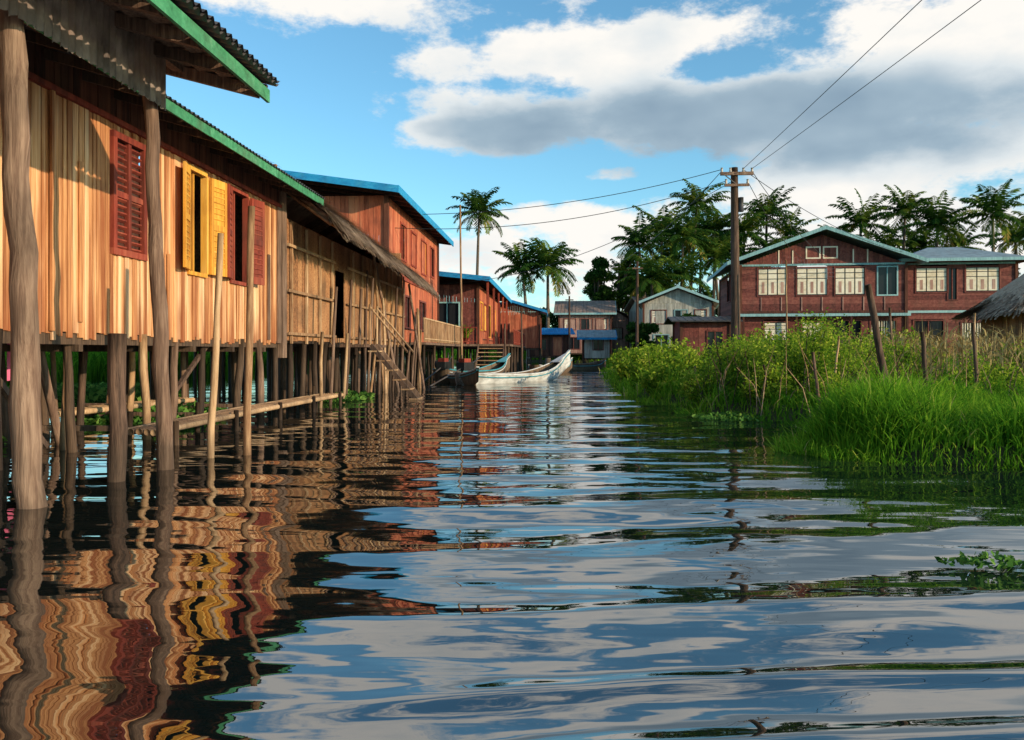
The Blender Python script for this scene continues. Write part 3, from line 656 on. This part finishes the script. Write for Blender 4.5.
# ================================================================== boats
def boat(name,stern,prow,hw,rise,k,stripe,motor=False,low=.32):
    s=Vector((*stern,0));p=Vector((*prow,0)); L0=(p-s).length; ang=math.atan2(p.y-s.y,p.x-s.x)
    e=empty(name,Matrix.Translation(s)@Matrix.Rotation(ang,4,'Z'))
    n=30;prof=9
    def sec(t,inset=0):
        w=hw*max(.02,(1-abs(2*t-.9)**2.6)) if t>.45 else hw*(1-.35*((.45-t)/.45)**2)
        if t>.97: w=hw*.06
        g=low+rise*max(0,(t-.45)/.55)**2.6+.10*max(0,(.3-t)/.3)**2
        b=-.12+rise*.80*max(0,(t-.6)/.4)**2.4
        return max(.015,w-inset),g,b+inset
    def shell(inset,k2,nm,par):
        V=[];F=[]
        for i in range(n+1):
            t=i/n; w,g,b=sec(t,inset)
            for j in range(prof):
                a=-1+2*j/(prof-1); y=w*math.copysign(abs(a)**.55,a); z=b+(g-b)*abs(a)**2.6
                V.append((t*L0,y,z))
        for i in range(n):
            for j in range(prof-1): F.append((i*prof+j,(i+1)*prof+j,(i+1)*prof+j+1,i*prof+j+1))
        F.append(tuple(range(prof)))
        mb=MB(); mb.add(V,F,k2,.5,True); mb.build(nm,par)
    shell(0,k,'hull',e); shell(.03,'boatin','hull_inside',e)
    mb=MB()
    for sg in (-1,1):
        P=[];Q=[]
        for i in range(n+1):
            w,g,b=sec(i/n); P.append((i/n*L0,sg*w,g)); Q.append((i/n*L0,sg*(w+.008),g-.09))
        mb.tube(P,.024,stripe,n=6); mb.tube(Q,.018,'tblue' if stripe!='tblue' else 'white',n=5)
    for t in (.15,.32,.5,.66): 
        w,g,b=sec(t); mb.box((t*L0-.1,-w+.02,g-.09),(t*L0+.1,w-.02,g-.055),'boatin')
    w,g,b=sec(.86); mb.slab([(.84*L0,-w,g-.01),(.97*L0,-.03,sec(.97)[1]-.01),(.97*L0,.03,sec(.97)[1]-.01),(.84*L0,w,g-.01)],(0,0,.02),stripe)
    mb.build('gunwales_and_seats',e)
    if motor:
        mb=MB(); mb.box((-.05,-.16,.42),(.42,.16,.68),'black'); mb.box((.0,-.12,.68),(.3,.12,.8),'red'); mb.tube([(0,0,.5),(-1.6,.15,-.15)],.025,'metald'); mb.tube([(.4,0,.6),(1.0,.1,.85)],.02,'metald')
        mb.tube([(.15,.17,.6),(.15,.26,.6)],.12,'metald',n=12); mb.tube([(.3,-.1,.8),(.3,-.1,.98)],.03,'black')
        mb.build('longtail_motor',e,.01)
    return e
boat('longtail_boat',(-1.55,24.6),(2.1,29.2),.46,.80,'white','white',True,.27)
boat('longtail_boat',(-2.3,26.0),(-.1,31.5),.46,.60,'boatin','tblue',True,.34)
boat('canoe',(2.6,43),(5.4,46),.4,.3,'boatin','grey')
boat('canoe',(-2.3,28.0),(-1.0,23.6),.38,.30,'boatin','white',False,.26)
boat('canoe',(1.0,36),(3.0,40),.4,.4,'boatin','white')

# ================================================================== palms
def palm(x,y,z,r=2.6,lean=0.0,base=0.0,name='coconut_palm'):
    nf=random.choice([24,28,32]); wild=R(.6,1.6)
    e=empty(name,Matrix.Translation((x-lean,y,base)))
    h=z-base; mb=MB(); P=[];Q=[]
    for i in range(13):
        t=i/12; P.append((lean*t**1.6,.2*math.sin(t*2),h*t)); Q.append(.22-.10*t+(.08 if i==0 else 0))
    mb.tube(P,Q,'trunk',n=9,rough=.05)
    top=np.array(P[-1])
    for i in range(6): 
        a=R(0,6.28); c=top+np.array([.25*math.cos(a),.25*math.sin(a),-.25]); mb.tube([c+np.array([0,0,.15]),c,c-np.array([0,0,.15])],[.05,.13,.05],'palm',n=7,r=.5)
    mb.build('trunk',e)
    VV=[];RR=[]; tilt=R(-14,14)*wild; wind=R(-10,4)
    for f in range(nf):
        phi=2*math.pi*(f*.381966)+R(-.3,.3)*wild; q=f/nf; th=math.radians(84-112*q+R(-10,10)*wild+tilt*math.cos(phi)+wind*math.cos(phi)); Lf=r*R(.8,1.2)*(1 if q>.15 else .85); droop=math.radians(R(45,88))
        ns=24; p=top.copy(); hd=np.array([math.cos(phi),math.sin(phi),0]); sd=np.array([-math.sin(phi),math.cos(phi),0]); base_r=R(0,.75) if q<.88 else R(.6,.98)
        for s in range(ns):
            t=s/ns; el=th-droop*t**1.5; dr=hd*math.cos(el)+np.array([0,0,math.sin(el)]); p2=p+dr*Lf*1.25/ns
            w=sd*.03; VV+= [p-w,p+w,p2+w,p2-w]; RR.append(.6)
            if t>.08:
                ll=r*.29*math.sin(math.pi*min(1,.18+.76*t))**.7
                for sg in (-1,1):
                    dn=np.array([0,0,-1])*R(.3,.85)
                    o=sd*sg*.9+dr*R(.35,.6)+dn; o/=np.linalg.norm(o); tip=p+o*ll*R(.8,1.15); mid=(p+tip)/2+np.array([0,0,.03]); wv=dr*.085*r/2.6
                    VV+=[p,mid-wv,tip,mid+wv]; RR.append(min(1,max(0,base_r+R(-.15,.25))))
            p=p2
    np_mesh('fronds',np.array(VV),np.arange(len(VV)).reshape(-1,4),RR,M['palm'],e)
for (rx,ze,Yd,r,ln) in [(-.040,.172,88,2.9,.5),(.010,.108,80,2.8,-.3),(.048,.114,78,3.2,.4),
      (.160,.135,84,3.0,-.6),(.185,.152,88,3.2,.5),(.212,.142,80,2.8,.3),(.228,.185,90,3.1,.8),(.172,.095,76,2.7,-.5),(.250,.115,82,2.9,-.7),(.212,.09,78,3.0,.6),
      (.258,.155,86,3.0,.2),(.293,.15,84,2.8,.5),(.322,.168,90,3.1,.6),(.347,.150,88,2.8,-.6),(.325,.12,82,2.8,.3),(.145,.09,90,2.8,.3),(.196,.115,92,3.2,.3),(.30,.10,90,3.0,.5),(.272,.12,92,3.0,.3),(.238,.145,95,3.2,.3),(.19,.075,80,2.8,.2),
      (.440,.165,82,3.1,-.5),(.490,.172,84,2.9,.3),(.532,.160,80,3.0,.6),(.598,.176,76,3.2,-.3),(.66,.15,78,2.9,.5),(.462,.135,92,2.9,.4),(.562,.135,92,3.0,.3),(.628,.14,86,2.9,-.3),(.41,.14,92,2.6,.3),(.512,.13,94,3.1,.3),(-.45,.12,90,2.8,.3)]:
    palm(rx*Yd+R(-.4,.4),Yd,1+ze*Yd+R(-.5,.5),r,ln+R(-.5,.5))

# ================================================================== broadleaf trees
def tree(x,y,h,cr,name='broadleaf_tree',nl=5500,ls=.42,mat='tree'):
    e=empty(name,Matrix.Translation((x,y,0))); mb=MB()
    mb.tube([(0,0,-.1),(.1,0,h*.25),(.0,.1,h*.5),(.1,0,h*.8)],[h*.035,h*.028,h*.02,h*.006],'trunk',n=8)
    cl=[]
    for i in range(18):
        a=R(0,6.28);rr=cr*R(.2,.85); zz=h*R(.3,.95); rr*=math.sqrt(max(.1,1-((zz/h-.6)/.45)**2)); c=(rr*math.cos(a),rr*math.sin(a),zz); cl.append((c,cr*R(.22,.42)))
        mb.tube([(0,0,zz*.55),(c[0]*.5,c[1]*.5,zz*.8),c],[h*.012,h*.008,h*.003],'trunk',n=5)
    mb.build('trunk',e)
    P=[];Q=[]
    for c,rr in cl:
        k=nl//18; d=rng.normal(size=(k,3)); d/=np.linalg.norm(d,axis=1)[:,None]; d*=(rng.uniform(.2,1,k)**.5*rr)[:,None]*np.array([1,1,.7]); P.append(np.array(c)+d); Q.append(np.clip(rng.uniform(0,.7,k)+R(-.15,.3),0,1))
    V,F,q=leaves(np.concatenate(P),ls,np.concatenate(Q)); np_mesh('foliage',V,F,q,M[mat],e)
for t in [(9.2,88,11.5,2.8),(11.8,89,12.4,3.2),(14.5,94,10,3.6),(17.5,98,9.5,3.4),(20,96,9,3.4),(23,98,9,3.2),(27,98,9,3),(30,97,8,3),(7.0,98,7,2.5),(4,100,6.5,2.5),(0,100,6,2.5),(-4,95,6.5,2.6),(26,84,6.5,3),(32,86,8,3),(38,86,10.5,3.2),(46,88,10,3.5),(54,90,11,4),(30.5,50,5,2.2),(12.6,56,3.6,1.4),(9.2,56,3.0,1.2),(-12,98,6,3),(-22,90,8,4),(42,86,10,3),(50,86,10.5,3.2)]:
    tree(*t)
# distant tree belt on the horizon
n=42000; ang=rng.uniform(-1.15,1.15,n); rad=rng.uniform(118,150,n); hh=4.2+1.7*np.sin(ang*23)+1.2*np.sin(ang*51+1)+.8*np.sin(ang*117)
P=np.stack([rad*np.sin(ang),rad*np.cos(ang),rng.uniform(0,1,n)*np.maximum(hh,1.5)],1)
V,F,q=leaves(P,1.3,np.clip(rng.uniform(0,.8,n),0,1)); np_mesh('distant_trees',V,F,q,M['tree'])

# ================================================================== bank vegetation
def land_pts(n,x0,x1,y0,y1,dens=None,mind=-.18):
    x=rng.uniform(x0,x1,n);y=rng.uniform(y0,y1,n); f=x-edge(y); k=f>mind
    x,y,f=x[k],y[k],f[k]; return x,y,f
def clump(x,y,s=1.0): return .5+.5*np.sin(x*2.1*s+1.3*np.sin(y*1.7*s))*np.cos(y*1.9*s+.8*np.sin(x*2.7*s))
GV=[];GF=[];GR=[];base=0
def addg(V,F,r):
    global base
    GV.append(V);GF.append(F+base);GR.append(r);base+=len(V)
for (n,x0,x1,y0,y1,hm,wd) in [(66000,2.5,9.5,6.0,10.0,.62,.012),(50000,2.5,14,10.0,18,.40,.018),(36000,2.5,22,18,34,.66,.034),(22000,3.2,36,34,62,.7,.065),(12000,6,60,62,110,1.1,.12),(10000,-8,9,83,110,1.2,.12)]:
    x,y,f=land_pts(n,x0,x1,y0,y1); c=clump(x,y,1.3); c2=clump(x,y,.55); c3=clump(x+3,y,1.9)
    near=np.clip(1-f/.7,0,1)
    H=hm*(.18+.62*c+.60*c2)*rng.uniform(.45,1.35,len(x))*(1-.45*near)
    z=np.maximum(ground_h(x,y),-.1)-.03
    V,F,r=blades(np.stack([x,y,z],1),H,wd*rng.uniform(.6,1.4,len(x)),rng.uniform(.15,.9,len(x)),rnd=np.clip(rng.normal(.50+.38*(c3-.5)+.25*(c2-.5),.18,len(x)),0,1))
    addg(V,F,r)
np_mesh('grass',np.concatenate(GV),np.concatenate(GF),np.concatenate(GR),M['grass'])
# bushes on the bank
def bush(x,y,w,h,n=5000,ls=.07,mat='bush',name='bush'):
    e=empty(name,Matrix.Translation((x,y,.15))); mb=MB(); P=[];Q=[]
    for i in range(34):
        a=R(0,6.28);rr=w*math.sqrt(R(0,1))*.85; hh=h*R(.5,1.1)*math.sqrt(max(.15,1-(rr/w)**2)); tip=Vector((rr*math.cos(a)*1.1,rr*math.sin(a)*1.1,hh)); bs_=Vector((rr*math.cos(a)*.4,rr*math.sin(a)*.4,0))
        mb.tube([bs_,bs_.lerp(tip,.5)+Vector((0,0,.08)),tip],[.012,.009,.004],'trunk',n=4)
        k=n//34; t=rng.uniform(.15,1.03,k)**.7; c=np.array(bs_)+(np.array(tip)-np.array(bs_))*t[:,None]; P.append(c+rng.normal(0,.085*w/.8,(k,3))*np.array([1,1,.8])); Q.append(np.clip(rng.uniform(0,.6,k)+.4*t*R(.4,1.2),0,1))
    mb.build('stems',e); V,F,q=leaves(np.concatenate(P),ls,np.concatenate(Q),asp=.5); V[:,2]=np.maximum(V[:,2],-.1)
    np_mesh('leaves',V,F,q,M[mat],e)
for b in [(4.75,13.2,.95,1.38,9500),(5.5,14.2,1.0,1.45,8500),(4.0,14.2,.8,1.05,6500),(3.35,13.6,.55,.6,4000),(6.6,15.5,1.1,1.10,7000),(3.7,16.8,.8,.9,5000),(3.1,16.2,.6,.6,3500),(5.3,18.0,1.1,1.25,5000),(3.6,20.5,.8,.95,4000),(7.6,13,.8,.75,5000),(4.75,11.8,.5,.6,4000),(4.0,12.6,.5,.65,4000),
          (8.2,16.5,1.0,1.0,5000),(6.5,20,1.2,1.4,5000),(9.5,21,1.3,1.25,5000),(11,17,1.0,1.0,4500),(5.0,26,1.2,1.3,4000),(8.6,25,1.3,1.4,5000),(12.5,26,1.5,1.4,5000),(14.5,31,1.6,1.6,4000),(6.8,9.6,.6,.66,4500),(5.6,10.2,.5,.5,3500),(8.2,11.2,.7,.8,4500),(10.6,36,1.6,1.5,4000),(14,38,1.4,1.5,4000),(6.2,34,1.3,1.2,3000),(19,38,1.5,1.6,3500),(3.9,24,.9,.9,3000),(4.6,30,1.1,1.1,3000)]:
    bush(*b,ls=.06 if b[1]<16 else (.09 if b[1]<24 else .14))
# dry corn stalks / reeds
n=1900; x=rng.uniform(5.5,22,n);y=rng.uniform(14.5,30,n); k=(x-edge(y)>1.2)&(x/y>.40)&(clump(x,y,.5)>.38); x,y=x[k],y[k]; n=len(x)
V1,F1,r1_=blades(np.stack([x,y,np.full(n,.15)],1),rng.uniform(.8,1.7,n),rng.uniform(.015,.03,n),rng.uniform(0,.15,n))
k=6; xx=np.repeat(x,k)+rng.normal(0,.04,n*k); yy2=np.repeat(y,k)+rng.normal(0,.04,n*k); zz=.15+rng.uniform(.3,1.15,n*k)
V2,F2,r2b=blades(np.stack([xx,yy2,zz],1),rng.uniform(.15,.45,n*k),rng.uniform(.02,.04,n*k),rng.uniform(.6,1.5,n*k))
np_mesh('dry_corn_stalks',np.concatenate([V1,V2]),np.concatenate([F1,F2+len(V1)]),np.concatenate([r1_,r2b]),M['dry'])
# twiggy brush on the bank
mb=MB()
for i in range(190):
    y=R(10.5,15); x=float(edge(y))+R(.1,4); a=R(0,6.28); l=R(.4,1.1); mb.tube([(x,y,.05),(x+.15*math.cos(a),y+.15*math.sin(a),.1+l*.6),(x+.4*math.cos(a),y+.4*math.sin(a),.1+l)],[.008,.006,.003],'dark' if R(0,1)<.5 else 'bamboo',n=4)
mb.build('dry_twigs')
mb=MB(); mb.post((3.5,9.0,.2),(4.5,9.4,.45),.03,.025,'grey'); mb.build('driftwood')
# floating weed
def weed(name,cx,cy,sx,sy,n,ls=.07,h=.1):
    a=rng.uniform(0,6.28,n); q=np.sqrt(rng.uniform(0,1,n)); P=np.stack([cx+np.cos(a)*q*sx,cy+np.sin(a)*q*sy,.012+rng.uniform(.0,h,n)*(1-.6*q)],1)
    V,F,r=leaves(P,ls,rng.uniform(0,1,n),flat=.35,asp=.7); V[:,2]=np.maximum(V[:,2],.006); np_mesh(name,V,F,r,M['weed'])
weed('water_weed',2.22,3.72,.13,.10,110,.04,.07); weed('water_weed',2.42,3.66,.10,.06,60,.04,.06); weed('water_weed',2.05,3.75,.05,.04,20,.035,.04)
weed('water_hyacinth',-5.5,12.3,.9,1.8,1800,.11,.22); weed('water_hyacinth',-8.0,10.0,1.6,2.2,2500,.13,.3); weed('water_hyacinth',-9.5,17,2.0,4,3000,.16,.35); weed('water_hyacinth',-3.5,17,.5,1.5,500,.1,.18)
weed('water_hyacinth',-4.6,11.0,.35,.9,700,.08,.16); weed('water_hyacinth',-5.9,8.9,.5,.6,700,.08,.18)
weed('water_hyacinth',4.4,9.9,.6,.4,500,.07,.12); weed('water_hyacinth',3.2,11.9,.5,.5,300,.07,.1)
n=14000; x=rng.uniform(-20,-14.5,n); y=rng.uniform(-5,60,n)
V,F,r=blades(np.stack([x,y,np.full(n,-.15)],1),rng.uniform(.8,1.9,n),rng.uniform(.04,.10,n),rng.uniform(.1,.7,n),rnd=rng.uniform(0,.5,n)); np_mesh('reeds',V,F,r,M['grass'])
# potted plants on the deck
for (x,y) in ((-3.0,38.7),(-2.2,38.8),(-4.0,38.6)):
    e=empty('potted_plant',Matrix.Translation((x,y,1.38))); mb=MB(); mb.tube([(0,0,0),(0,0,.18),(0,0,.3)],[.1,.15,.17],'red',n=12); mb.build('pot',e)
    n=90; V,F,r=blades(np.tile([0,0,.28],(n,1))+rng.normal(0,.04,(n,3))*[1,1,0],rng.uniform(.4,1.0,n),rng.uniform(.03,.06,n),rng.uniform(.3,1,n)); np_mesh('leaves',V,F,r,M['bush'],e)
# laundry below the near house
mb=MB(); V=[];F=[]
for i in range(9):
    for j in range(6): V.append((-5.24+.02*math.sin(i*1.6)+i*.03,8.3+i*.03,.70+j*.085+.01*math.sin(i)))
for i in range(8):
    for j in range(5): F.append((i*6+j,i*6+6+j,i*6+7+j,i*6+j+1))
mb.add(V,F,'pink',.5,True); mb.tube([(-5.5,7.6,1.16),(-5.12,8.4,1.13),(-4.8,9.4,1.16)],.006,'black',n=4); mb.build('hanging_cloth')

# ================================================================== sky
SUN_EL=math.radians(14); sd=Vector((1,-.62,0)).normalized()
w=bpy.data.worlds.new('sky'); scene.world=w; w.use_nodes=True; nt=w.node_tree; N=nt.nodes; L=nt.links; N.clear()
out=N.new('ShaderNodeOutputWorld'); bg=N.new('ShaderNodeBackground'); bg.inputs[1].default_value=.15; L.new(bg.outputs[0],out.inputs[0])
sky=N.new('ShaderNodeTexSky'); sky.sky_type='NISHITA'; sky.sun_disc=False; sky.sun_elevation=SUN_EL; sky.sun_rotation=math.atan2(sd.x,sd.y); sky.ozone_density=2.0; sky.dust_density=.4
tc=N.new('ShaderNodeTexCoord'); sx=N.new('ShaderNodeSeparateXYZ'); L.new(tc.outputs['Generated'],sx.inputs[0])
def math_(op,a,b=None,c=None,clamp=False):
    n=N.new('ShaderNodeMath'); n.operation=op; n.use_clamp=clamp
    for i,q in enumerate((a,b,c)):
        if q is None: continue
        if isinstance(q,(int,float)): n.inputs[i].default_value=q
        else: L.new(q,n.inputs[i])
    return n.outputs[0]
zc=math_('MAXIMUM',sx.outputs[2],0.0); den=math_('ADD',zc,.13)
pv=N.new('ShaderNodeCombineXYZ'); L.new(math_('DIVIDE',sx.outputs[0],den),pv.inputs[0]); L.new(math_('DIVIDE',sx.outputs[1],den),pv.inputs[1])
L.new(math_('MULTIPLY',zc,2.5),pv.inputs[2])
n1=N.new('ShaderNodeTexNoise'); n1.inputs['Scale'].default_value=1.5; n1.inputs['Detail'].default_value=4; n1.inputs['Roughness'].default_value=.56
L.new(pv.outputs[0],n1.inputs['Vector'])
mpn=N.new('ShaderNodeMapping'); mpn.inputs['Scale'].default_value=(1,1,2.0); L.new(tc.outputs['Generated'],mpn.inputs[0])
n2=N.new('ShaderNodeTexNoise'); n2.inputs['Scale'].default_value=8.5; n2.inputs['Detail'].default_value=6; n2.inputs['Roughness'].default_value=.64; L.new(mpn.outputs[0],n2.inputs['Vector'])
dn=math_('ADD',math_('MULTIPLY',n1.outputs['Fac'],.35),math_('MULTIPLY',n2.outputs['Fac'],.65))
def blob(cx,cz,rx,rz,e0=1.25,e1=.15):
    c=Vector((cx,1,cz)).normalized()
    a=N.new('ShaderNodeVectorMath'); a.operation='SUBTRACT'; L.new(tc.outputs['Generated'],a.inputs[0]); a.inputs[1].default_value=c
    b=N.new('ShaderNodeVectorMath'); b.operation='MULTIPLY'; L.new(a.outputs[0],b.inputs[0]); b.inputs[1].default_value=(1/rx,1.0,1/rz)
    l=N.new('ShaderNodeVectorMath'); l.operation='LENGTH'; L.new(b.outputs[0],l.inputs[0])
    r=N.new('ShaderNodeMapRange'); r.interpolation_type='SMOOTHSTEP'; r.inputs[1].default_value=e0; r.inputs[2].default_value=e1; L.new(l.outputs['Value'],r.inputs[0])
    return r.outputs[0]
tot=dn
for cx,cz,rx,rz,wt in [(.16,.292,.44,.042,.24),(.50,.28,.30,.085,.17),(.03,.370,.24,.035,.14),(.50,.42,.36,.08,.15),(-.23,.435,.15,.03,.16),(.02,.13,.16,.07,.15),(.38,.17,.20,.06,.15),(.60,.13,.25,.06,.13),(.0,.62,.9,.14,.07),
                      (-.32,.26,.20,.12,-.24),(.06,.215,.24,.03,-.15),(-.13,.37,.06,.03,-.06),(-.09,.280,.05,.014,.20),(.12,.222,.06,.013,.22)]:
    b=blob(cx,cz,rx,rz); tot=math_('MULTIPLY_ADD',b,wt,tot)
grey=blob(.26,.272,.50,.075,1.1,.4)
mask=N.new('ShaderNodeMapRange'); mask.interpolation_type='SMOOTHSTEP'; mask.inputs[1].default_value=.515; mask.inputs[2].default_value=.635; L.new(tot,mask.inputs[0])
thick=N.new('ShaderNodeMapRange'); thick.interpolation_type='SMOOTHSTEP'; thick.inputs[1].default_value=.58; thick.inputs[2].default_value=.80; L.new(tot,thick.inputs[0])
n3=N.new('ShaderNodeTexNoise'); n3.inputs['Scale'].default_value=7; n3.inputs['Detail'].default_value=3; L.new(mpn.outputs[0],n3.inputs['Vector'])
gf=math_('ADD',math_('MULTIPLY',grey,.64),math_('MULTIPLY',thick.outputs[0],.15),clamp=True)
gf=math_('ADD',gf,math_('MULTIPLY',math_('SUBTRACT',n3.outputs['Fac'],.5),1.0),clamp=True)
cc=ramp(nt,[(0,(1.0,.97,.92)),(.35,(.74,.80,.83)),(.7,(.36,.48,.58)),(1,(.24,.35,.46))]); L.new(gf,cc.inputs[0])
cs=N.new('ShaderNodeMixRGB'); cs.blend_type='MULTIPLY'; cs.inputs[0].default_value=1; L.new(cc.outputs[0],cs.inputs[1]); cs.inputs[2].default_value=(6.7,6.7,6.7,1)
tint=N.new('ShaderNodeMixRGB'); tint.blend_type='MULTIPLY'; tint.inputs[0].default_value=1; L.new(sky.outputs[0],tint.inputs[1]); tint.inputs[2].default_value=(1.0,1.5,1.55,1)
fin=N.new('ShaderNodeMixRGB'); L.new(mask.outputs[0],fin.inputs[0]); L.new(tint.outputs[0],fin.inputs[1]); L.new(cs.outputs[0],fin.inputs[2])
L.new(fin.outputs[0],bg.inputs[0])

sl=bpy.data.lights.new('sun','SUN'); sl.energy=5.0; sl.angle=math.radians(.5); sl.color=(1,.78,.52)
so=bpy.data.objects.new('sun',sl); COL.objects.link(so)
dirv=Vector((sd.x*math.cos(SUN_EL),sd.y*math.cos(SUN_EL),math.sin(SUN_EL)))
so.rotation_euler=dirv.to_track_quat('Z','Y').to_euler()

cam=bpy.data.cameras.new('camera'); co=bpy.data.objects.new('camera',cam); COL.objects.link(co)
co.location=(0,0,1.0); co.rotation_euler=(math.radians(90),0,0); cam.sensor_width=36; cam.lens=28.125; cam.shift_y=-18/1024
cam.clip_start=.05; cam.clip_end=5000
scene.camera=co
scene.view_settings.view_transform='Standard'; scene.view_settings.look='None'; scene.view_settings.exposure=0
